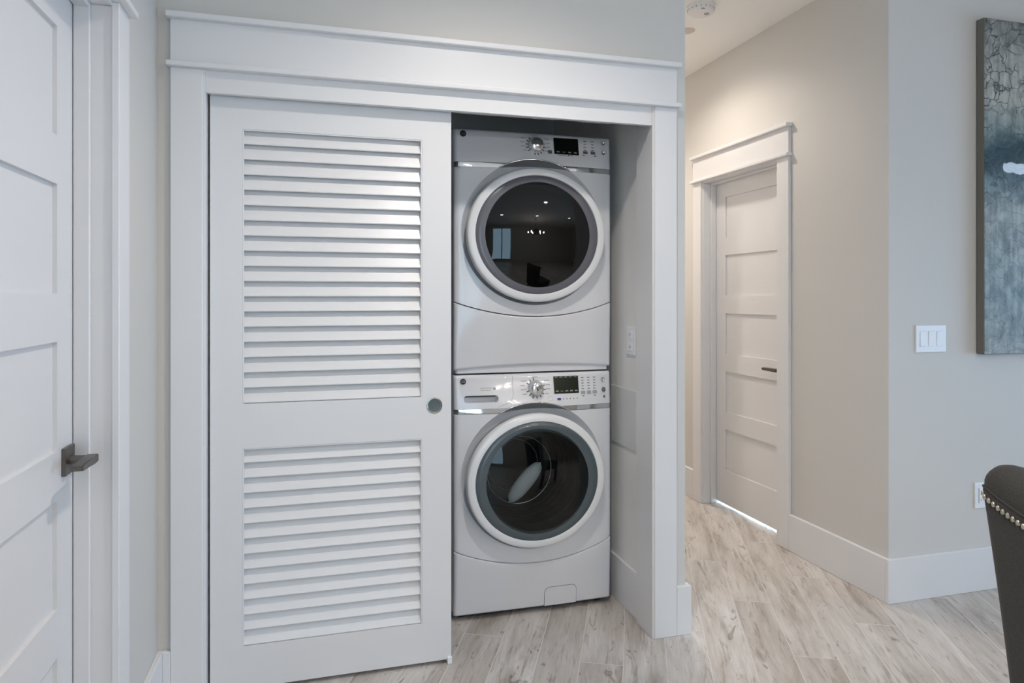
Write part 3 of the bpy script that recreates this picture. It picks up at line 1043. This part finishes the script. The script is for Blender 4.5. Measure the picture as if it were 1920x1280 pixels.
    # printed legends (too small to read in the photo: plain dashes)
    bm = bmesh.new()
    for k in range(12):
        an = math.radians(100 + 25 * k) if not dryer else math.radians(130 + 22 * k)
        if (not dryer and k in (3,)) or (dryer and k == 5):
            continue
        ray_patch(bm, kx, kz, an, 0.0335, 0.0425, 0.0021)
    obj('dial_markings', bm, M['print'], T)
    bm = bmesh.new()
    for sgn in (-1, 1):
        for j in range(4):
            zz = kz + 0.030 - 0.0175 * j
            x0 = kx + sgn * (0.056 - 0.008 * abs(1.2 - j) * 0.6)
            hw_ = 0.009 if j % 2 else 0.0115
            patch(bm, x0 - hw_, x0 + hw_, zz - 0.0014, zz + 0.0014, mi=1)
    patch(bm, kx - 0.012, kx + 0.012, kz + 0.044, kz + 0.047, mi=1)
    obj('dial_lettering', bm, [M['print'], M['print_light']], T)
    bm = bmesh.new()
    if dryer:
        cxs = (0.222, 0.257); zr = [0.9785, 0.9655, 0.9525, 0.9395]
        for cx in cxs:
            for zz in zr:
                patch(bm, cx - 0.006, cx + 0.006, zz - 0.0015, zz + 0.0015)
        patch(bm, 0.208, 0.218, 0.9145, 0.9180); patch(bm, 0.262, 0.273, 0.9145, 0.9180)
        patch(bm, 0.052, 0.070, 0.914, 0.929, mi=0)
        patch(bm, 0.094, 0.134, 0.908, 0.912, mi=1); patch(bm, 0.140, 0.147, 0.907, 0.913, mi=0); patch(bm, 0.150, 0.165, 0.908, 0.912, mi=1)
    else:
        cxs = (0.211, 0.2385, 0.2655); zr = [0.976, 0.9645, 0.953, 0.9415, 0.930]
        for cx in cxs:
            for i, zz in enumerate(zr):
                patch(bm, cx - 0.0055, cx + 0.0055, zz - 0.0013, zz + 0.0013)
        for cx in (cxs[0], cxs[2]):
            patch(bm, cx - 0.0055, cx + 0.0055, 0.8985, 0.9015)
        for k in range(5):
            cx = 0.1185 + 0.0158 * k
            patch(bm, cx - 0.002, cx + 0.002, 0.890, 0.894)
        for b in ((0.052, 0.070, 0.9035, 0.9043), (0.052, 0.070, 0.8872, 0.888), (0.052, 0.0527, 0.888, 0.9035), (0.0693, 0.070, 0.888, 0.9035)):
            patch(bm, *b, mi=1)
        obj('button_lettering', bm, [M['print'], M['print_light']], T)
        bm = bmesh.new()
        patch(bm, -0.236, -0.186, 0.9455, 0.9480, mi=1); patch(bm, -0.234, -0.190, 0.9375, 0.9395, mi=1)
        patch(bm, -0.181, -0.170, 0.9385, 0.9490, mi=1)
    obj('button_lettering' if dryer else 'drawer_lettering', bm, [M['print'], M['print_light']], T)
    # display
    bm = bmesh.new(); patch(bm, 0.080, 0.191, 0.914, 0.985, off=0.0016, nx=8)
    dp = obj('display', bm, M['lcd'] if dryer else M['lcd2'], T)
    bm = bmesh.new()
    for k in range(4 if dryer else 5):
        cx = (0.097 + 0.026 * k) if dryer else (0.093 + 0.0215 * k)
        hh = (0.0045, 0.002, 0.004, 0.0045, 0.004)[k]
        patch(bm, cx - 0.0065, cx + 0.0065, 0.9235 - hh * 0.5, 0.9235 + hh * 0.8, off=0.0024)
    if not dryer:
        for k in range(5):
            cx = 0.092 + 0.0215 * k
            patch(bm, cx - 0.006, cx + 0.006, 0.9795, 0.9820, off=0.0024)
        patch(bm, 0.112, 0.152, 0.9690, 0.9705, off=0.0022)
    obj('display_lettering', bm, M['glyph'], dp)
    # buttons
    if dryer:
        for zz in (0.974, 0.933):
            disc_on_front('button', 0.305, zz, 0.0088, 0.006, M['chrome'], T, dome=-0.0035)
        for cx in cxs:
            bm = bmesh.new(); patch(bm, cx - 0.010, cx + 0.010, 0.9225, 0.9345, off=0.003)
            obj('button', bm, M['button'], T)
    else:
        disc_on_front('button', 0.305, 0.967, 0.0088, 0.006, M['chrome'], T, dome=-0.0035)
        disc_on_front('button', 0.3075, 0.923, 0.0086, 0.006, M['button'], T, dome=0.001, ez=1.18)
        disc_on_front('button', 0.3095, 0.893, 0.0046, 0.004, M['button'], T, dome=0.001, ez=1.2)
        for cx in cxs:
            bm = bmesh.new(); patch(bm, cx - 0.0095, cx + 0.0095, 0.9075, 0.9210, off=0.0022)
            obj('button', bm, M['print_light'], T)
        bm = bmesh.new(); patch(bm, 0.0915, 0.1075, 0.8875, 0.8965, off=0.0012)
        obj('indicator_label', bm, M['blue'], T)['label'] = 'small blue label under the display'
    # badge
    bx_, bz_ = -0.305, 0.979 if dryer else 0.975
    yb = S(bx_, bz_)
    bm = bmesh.new()
    lathe_y(bm, [(0.0130, yb + 0.002), (0.0130, yb - 0.0015), (0.0122, yb - 0.0024), (0.0112, yb - 0.0020)], bx_, bz_, n=40, close_end=False)
    lathe_y(bm, [(0.0112, yb - 0.0016), (0.0005, yb - 0.0018)], bx_, bz_, n=40, close_end=True, mi=1)
    bd = obj('maker_badge', bm, [M['black'] if dryer else M['silver'], M['black']], T, smooth=30)
    if not dryer or True:
        me = text_mesh('GE', 0.0135, 0.25)
        me.materials.append(M['chrome'] if not dryer else M['button'])
        to = bpy.data.objects.new('lettering', me); col.objects.link(to)
        to.parent = bd; to.rotation_euler = (PI / 2, 0, 0); to.location = (bx_, yb - 0.0024, bz_)
    # feet
    if not dryer:
        for sx in (-1, 1):
            for yy in (0.06, 0.73):
                bm = bmesh.new(); lathe_z(bm, [(0.019, 0.0), (0.019, 0.008), (0.010, 0.010), (0.010, 0.030)], sx * 0.30, yy, n=20)
                obj('foot', bm, M['rubber'], T, smooth=30)
        bm = boxes([(-HW + 0.02, HW - 0.02, 0.03, 0.77, 0.014, 0.022)])
        obj('base_pan', bm, M['black'], T)
    return T


washer = machine('washer', (0.870, 2.745, 0.0))
tag(washer, 'white front-load washer with a detergent drawer, standing on the closet floor', 'washing machine')
dryer = machine('dryer', (0.870, 2.745, 1.003))
tag(dryer, 'white front-load dryer stacked on top of the washer', 'clothes dryer')

# ------------------------------------------------------------------ small wall fittings


def outlet_x(xf, y0, y1, z0, z1):
    T = empty('power_outlet', (xf, (y0 + y1) / 2, (z0 + z1) / 2))
    w2, h2 = (y1 - y0) / 2, (z1 - z0) / 2
    obj('cover_plate', boxes([(-0.006, 0, -w2, w2, -h2, h2)], bev=0.002, seg=2), M['plate'], T)
    for s in (-1, 1):
        obj('socket_face', boxes([(-0.0085, -0.005, -0.018, 0.018, s * 0.026 - 0.017, s * 0.026 + 0.017)], bev=0.002, seg=2), M['plate'], T)
    bm = bmesh.new()
    for s in (-1, 1):
        for yy in (-0.007, 0.006):
            box(bm, -0.0089, -0.0083, yy, yy + 0.0018, s * 0.026 - 0.004, s * 0.026 + 0.006)
    obj('slots', bm, M['black'], T)
    return T


o = outlet_x(1.262, 2.596, 2.676, 1.076, 1.194)
tag(o, 'white outlet plate on the closet side wall beside the dryer', 'outlet')
ap = obj('access_panel', boxes([(-0.006, 0, -0.125, 0.125, -0.124, 0.124)], bev=0.002, seg=2), M['painted_plate'], None, loc=(1.262, 2.71, 0.806))
tag(ap, 'square white access cover on the closet side wall beside the washer', 'access panel')

# three-gang switch
T = empty('light_switch', (2.5945, YW, 1.135))
obj('cover_plate', boxes([(-0.083, 0.083, -0.007, 0, -0.0595, 0.0595)], bev=0.0025, seg=2), M['plate'], T)
for k, tilt in ((-1, 1), (0, -1), (1, -1)):
    bm = bmesh.new()
    xc = k * 0.046
    box(bm, xc - 0.0165, xc + 0.0165, -0.0078, -0.0062, -0.0335, 0.0335)
    obj('switch_gap', bm, M['plate_line'], T)
    bm = bmesh.new()
    z0, z1 = -0.0325, 0.0325
    a, b = (0.0105, 0.0080) if tilt > 0 else (0.0080, 0.0105)
    vs = [bm.verts.new(v) for v in ((xc - 0.0155, -0.006, z0), (xc + 0.0155, -0.006, z0), (xc + 0.0155, -0.006, z1), (xc - 0.0155, -0.006, z1), (xc - 0.0155, -a, z0), (xc + 0.0155, -a, z0), (xc + 0.0155, -b, z1), (xc - 0.0155, -b, z1))]
    for f in ((0, 1, 2, 3), (4, 5, 6, 7), (0, 1, 5, 4), (1, 2, 6, 5), (2, 3, 7, 6), (3, 0, 4, 7)):
        bm.faces.new([vs[i] for i in f])
    obj('rocker', bm, M['plate'], T)
tag(T, 'white three-gang rocker switch plate on the wall beside the painting', 'light switch')

# outlet by the chair, facing -y
T = empty('power_outlet', (2.880, YW, 0.4245))
obj('cover_plate', boxes([(-0.0375, 0.0375, -0.007, 0, -0.0575, 0.0575)], bev=0.0025, seg=2), M['plate'], T)
obj('socket_face', boxes([(-0.0165, 0.0165, -0.0095, -0.006, -0.0335, 0.0335)], bev=0.001), M['plate'], T)
bm = bmesh.new()
for zz in (-0.019, 0.019):
    for xx in (-0.007, 0.006):
        box(bm, xx - 0.001, xx + 0.001, -0.0099, -0.0093, zz - 0.004, zz + 0.004)
box(bm, -0.0172, -0.0166, -0.0082, -0.0068, -0.034, 0.034)
obj('slots', bm, M['black'], T)
tag(T, 'white outlet plate low on the wall, half behind the chair back', 'outlet')

# smoke detector and sprinkler cover on the hallway ceiling
bm = bmesh.new()
lathe_z(bm, [(0.074, 0.0), (0.074, -0.008), (0.068, -0.011), (0.066, -0.026), (0.058, -0.036), (0.044, -0.041), (0.002, -0.042)], 0, 0, n=64)
T = obj('smoke_detector', bm, M['plastic'], None, smooth=35, loc=(1.868, 3.10, CEIL))
bm = bmesh.new()
for k in range(18):
    a = 2 * PI * k / 18
    c, s = math.cos(a), math.sin(a)
    p = [(0.0667, -0.014), (0.0667, -0.023)]
    tube(bm, [(0.0668 * c, 0.0668 * s, -0.014), (0.0664 * c, 0.0664 * s, -0.024)], 0.0022, n=5)
box(bm, -0.030, -0.014, -0.062, -0.050, -0.036, -0.0325)
obj('vent_slots', bm, M['print_light'], T)
bm = bmesh.new(); lathe_z(bm, [(0.013, -0.040), (0.013, -0.0435), (0.011, -0.0445)], 0.02, -0.02, n=24)
obj('test_button', bm, M['print_light'], T)
tag(T, 'round white smoke detector on the hallway ceiling', 'smoke detector')
bm = bmesh.new()
lathe_z(bm, [(0.041, 0.0), (0.041, -0.003), (0.036, -0.006), (0.002, -0.0065)], 0, 0, n=40)
T = obj('sprinkler_cover', bm, mat('sprinkler_cover_paint', (0.62, 0.53, 0.49), 0.5, bump=0.01, bscale=60), None, smooth=35, loc=(1.962, 3.40, CEIL))
tag(T, 'small flat beige sprinkler cover on the ceiling, beyond the smoke detector', 'sprinkler cover')

# ------------------------------------------------------------------ painting
PX0, PW, PZ0, PH = 2.853, 1.02, 1.062, 1.502
T = empty('painting', (PX0, YW - 0.004, PZ0))
bm = boxes([(0.0, PW, -0.036, 0.0, 0, PH)], bev=0.003, seg=2)
obj('canvas', bm, M['canvas'], T)
bm = boxes([(0.002, PW - 0.002, -0.0375, -0.034, 0.002, PH - 0.002)], bev=0.001)
obj('painted_face', bm, M['painting'], T)
tag(T, 'tall abstract canvas in gray and teal with a white stroke', 'painting')

# ------------------------------------------------------------------ dining chair


def chair(loc, fwd):
    T = empty('dining_chair', loc, math.atan2(fwd[1], fwd[0]) - PI / 2)   # local +y is the way the chair faces
    WH = 0.245

    def section(q):
        """closed outline (y, z) of the back at side position q in -1..1"""
        lift = 0.022 * q * q
        pinch = (1 - max(0.0, (abs(q) - 0.80) / 0.20) ** 2.2 * 0.55)
        pts = []
        # rear face, bottom to top
        for k in range(9):
            t_ = k / 8
            pts.append((-0.263 - 0.060 * t_ ** 1.2, 0.40 + (0.505 + lift) * t_))
        zc = 0.918 + lift; yc = -0.266
        for k in range(15):       # rolled top
            a = math.radians(184 - 204 * k / 14)
            pts.append((yc + 0.054 * math.cos(a) * (1.0), zc + 0.040 * math.sin(a)))
        for k in range(9):        # front face, top to bottom
            t_ = k / 8
            pts.append((-0.226 + 0.055 * t_, 0.885 + lift * (1 - t_) - 0.485 * t_))
        ymid = sum(p[0] for p in pts) / len(pts)
        out = []
        for (y, z) in pts:
            ym = -0.215 - 0.055 * max(0.0, (z - 0.40) / 0.54)
            out.append((ym + (y - ym) * pinch, z - (1 - pinch) * 0.03 * (1 if z > 0.9 else 0)))
        return out
    qs = [-1 + 2 * k / 40 for k in range(41)]
    qs = [-1, -0.995, -0.98, -0.96] + [q for q in qs if -0.94 < q < 0.94] + [0.96, 0.98, 0.995, 1]
    bm = bmesh.new(); rings = []
    for q in qs:
        taper = lambda z: 0.97 + 0.03 * max(0, min(1, (z - 0.40) / 0.5))
        rings.append([bm.verts.new((q * WH * taper(z), y, z)) for y, z in section(q)])
    for A, B in zip(rings, rings[1:]):
        for k in range(len(A)):
            bm.faces.new((A[k], A[(k + 1) % len(A)], B[(k + 1) % len(A)], B[k]))
    bm.faces.new(rings[0]); bm.faces.new(rings[-1][::-1])
    back = obj('backrest', bm, M['fabric'], T, smooth=60)
    # piping under the roll
    bm = bmesh.new(); pts = []
    for q in qs:
        s_ = section(q)[9]
        pts.append((q * WH, s_[0] - 0.001, s_[1] - 0.003))
    tube(bm, pts, 0.0030, n=8)
    obj('piping', bm, M['piping'], back, smooth='all')
    # nailheads along the rear top edge
    first = None
    nn = 27
    for k in range(nn):
        q = -0.965 + 1.93 * k / (nn - 1)
        t_ = 0.978
        y = -0.263 - 0.060 * t_ ** 1.2; lift = 0.022 * q * q
        pinch = (1 - max(0.0, (abs(q) - 0.80) / 0.20) ** 2.2 * 0.55)
        z = 0.40 + (0.505 + lift) * t_
        ym = -0.215 - 0.055 * (z - 0.40) / 0.54
        y = ym + (y - ym) * pinch
        if first is None:
            bm = bmesh.new()
            lathe_y(bm, [(0.0056, 0.001), (0.0055, -0.0012), (0.0044, -0.0028), (0.0026, -0.0036), (0.0004, -0.0039)], 0, 0, n=20, close_end=True)
            first = obj('nailhead', bm, M['nail'], back, smooth='all'); n_ = first
        else:
            n_ = first.copy(); col.objects.link(n_); n_.parent = back
        n_.location = (q * WH * (0.97 + 0.03 * min(1, (z - 0.4) / 0.5)), y - 0.0005, z); n_.rotation_euler = (math.radians(-10), 0, 0)
    # seat, apron, legs
    bm = bmesh.new(); box(bm, -0.235, 0.235, -0.185, 0.260, 0.395, 0.500, bev=0.028, seg=4)
    obj('seat', bm, M['fabric'], T, smooth=40)
    bm = bmesh.new(); box(bm, -0.220, 0.220, -0.190, 0.245, 0.335, 0.397, bev=0.006, seg=2)
    obj('apron', bm, M['fabric'], T)
    for sx in (-1, 1):
        for (ya, yb) in ((0.215, 0.220), (-0.175, -0.250)):
            bm = bmesh.new()
            rows = [(0.340, 0.023, ya), (0.18, 0.020, (ya * 0.55 + yb * 0.45)), (0.0, 0.015, yb)]
            rg = [[bm.verts.new((sx * 0.195 + dx * h, yy + dy * h, z)) for dx, dy in ((-1, -1), (1, -1), (1, 1), (-1, 1))] for z, h, yy in rows]
            for A, B in zip(rg, rg[1:]):
                for k in range(4):
                    bm.faces.new((A[k], A[(k + 1) % 4], B[(k + 1) % 4], B[k]))
            bm.faces.new(rg[0]); bm.faces.new(rg[-1][::-1])
            obj('leg', bm, M['legwood'], T)
    return T


c = chair((1.521, 0.778, 0), (0.90, -0.44))
tag(c, 'dark gray upholstered dining chair with a nailhead trimmed rolled back', 'chair')

# ------------------------------------------------------------------ ceiling downlights (they light the room from above, out of the picture)


def downlight(x, y, watts, color, angle=140, blend=0.9):
    bm = bmesh.new()
    lathe_z(bm, [(0.088, CEIL), (0.088, CEIL - 0.006), (0.070, CEIL - 0.009), (0.062, CEIL - 0.004)], x, y, n=40, close_start=False, close_end=False)
    T = struct('trim_%d' % (10 + len([o for o in bpy.data.objects if o.name.startswith('trim_1')])), bm, M['plastic'], smooth=35)
    bm = bmesh.new(); lathe_z(bm, [(0.061, CEIL - 0.001), (0.061, CEIL - 0.003), (0.002, CEIL - 0.003)], x, y, n=32)
    obj('lens', bm, M['lens'], T)
    spot('downlight_lamp', (x, y, CEIL - 0.02), watts, color, angle=angle, blend=blend, size=0.05)


for (x, y), wt in zip(CANS, CAN_W):
    downlight(x, y, wt, NEUTRAL)
downlight(HALL_CAN[0], HALL_CAN[1], 28, WARM, angle=152, blend=0.6)
downlight(1.9, 5.0, 125, WARM)  # unseen extra lamp, added as fill to brighten the hallway

# ------------------------------------------------------------------ chandelier in the dining room behind the viewpoint (mirrored in the machine doors)
CHX, CHY = 1.95, -1.5
T = empty('chandelier', (CHX, CHY, CEIL)); tag(T, 'black arm chandelier with lit bulbs, mirrored in the dryer door', 'chandelier')
bm = bmesh.new(); lathe_z(bm, [(0.065, 0.0), (0.065, -0.012), (0.02, -0.03)], 0, 0, n=24)
obj('canopy', bm, M['iron'], T)
bm = bmesh.new(); tube(bm, [(0, 0, -0.02), (0, 0, -0.85)], 0.009, n=8)
obj('rod', bm, M['iron'], T)
bm = bmesh.new(); lathe_z(bm, [(0.03, -0.55), (0.14, -0.58), (0.15, -0.80), (0.04, -0.83)], 0, 0, n=24)
obj('body', bm, M['iron'], T)
for k in range(6):
    a = 2 * PI * k / 6 + 0.3
    c_, s_ = math.cos(a), math.sin(a)
    bm = bmesh.new(); tube(bm, [(0.02 * c_, 0.02 * s_, -0.80), (0.18 * c_, 0.18 * s_, -0.88), (0.36 * c_, 0.36 * s_, -0.86), (0.42 * c_, 0.42 * s_, -0.78)], 0.008, n=8)
    ar = obj('arm', bm, M['iron'], T)
    bm = bmesh.new(); lathe_z(bm, [(0.008, -0.78), (0.024, -0.76), (0.028, -0.735), (0.018, -0.70), (0.004, -0.685)], 0.42 * c_, 0.42 * s_, n=16)
    obj('bulb', bm, M['bulb'], ar, smooth='all')
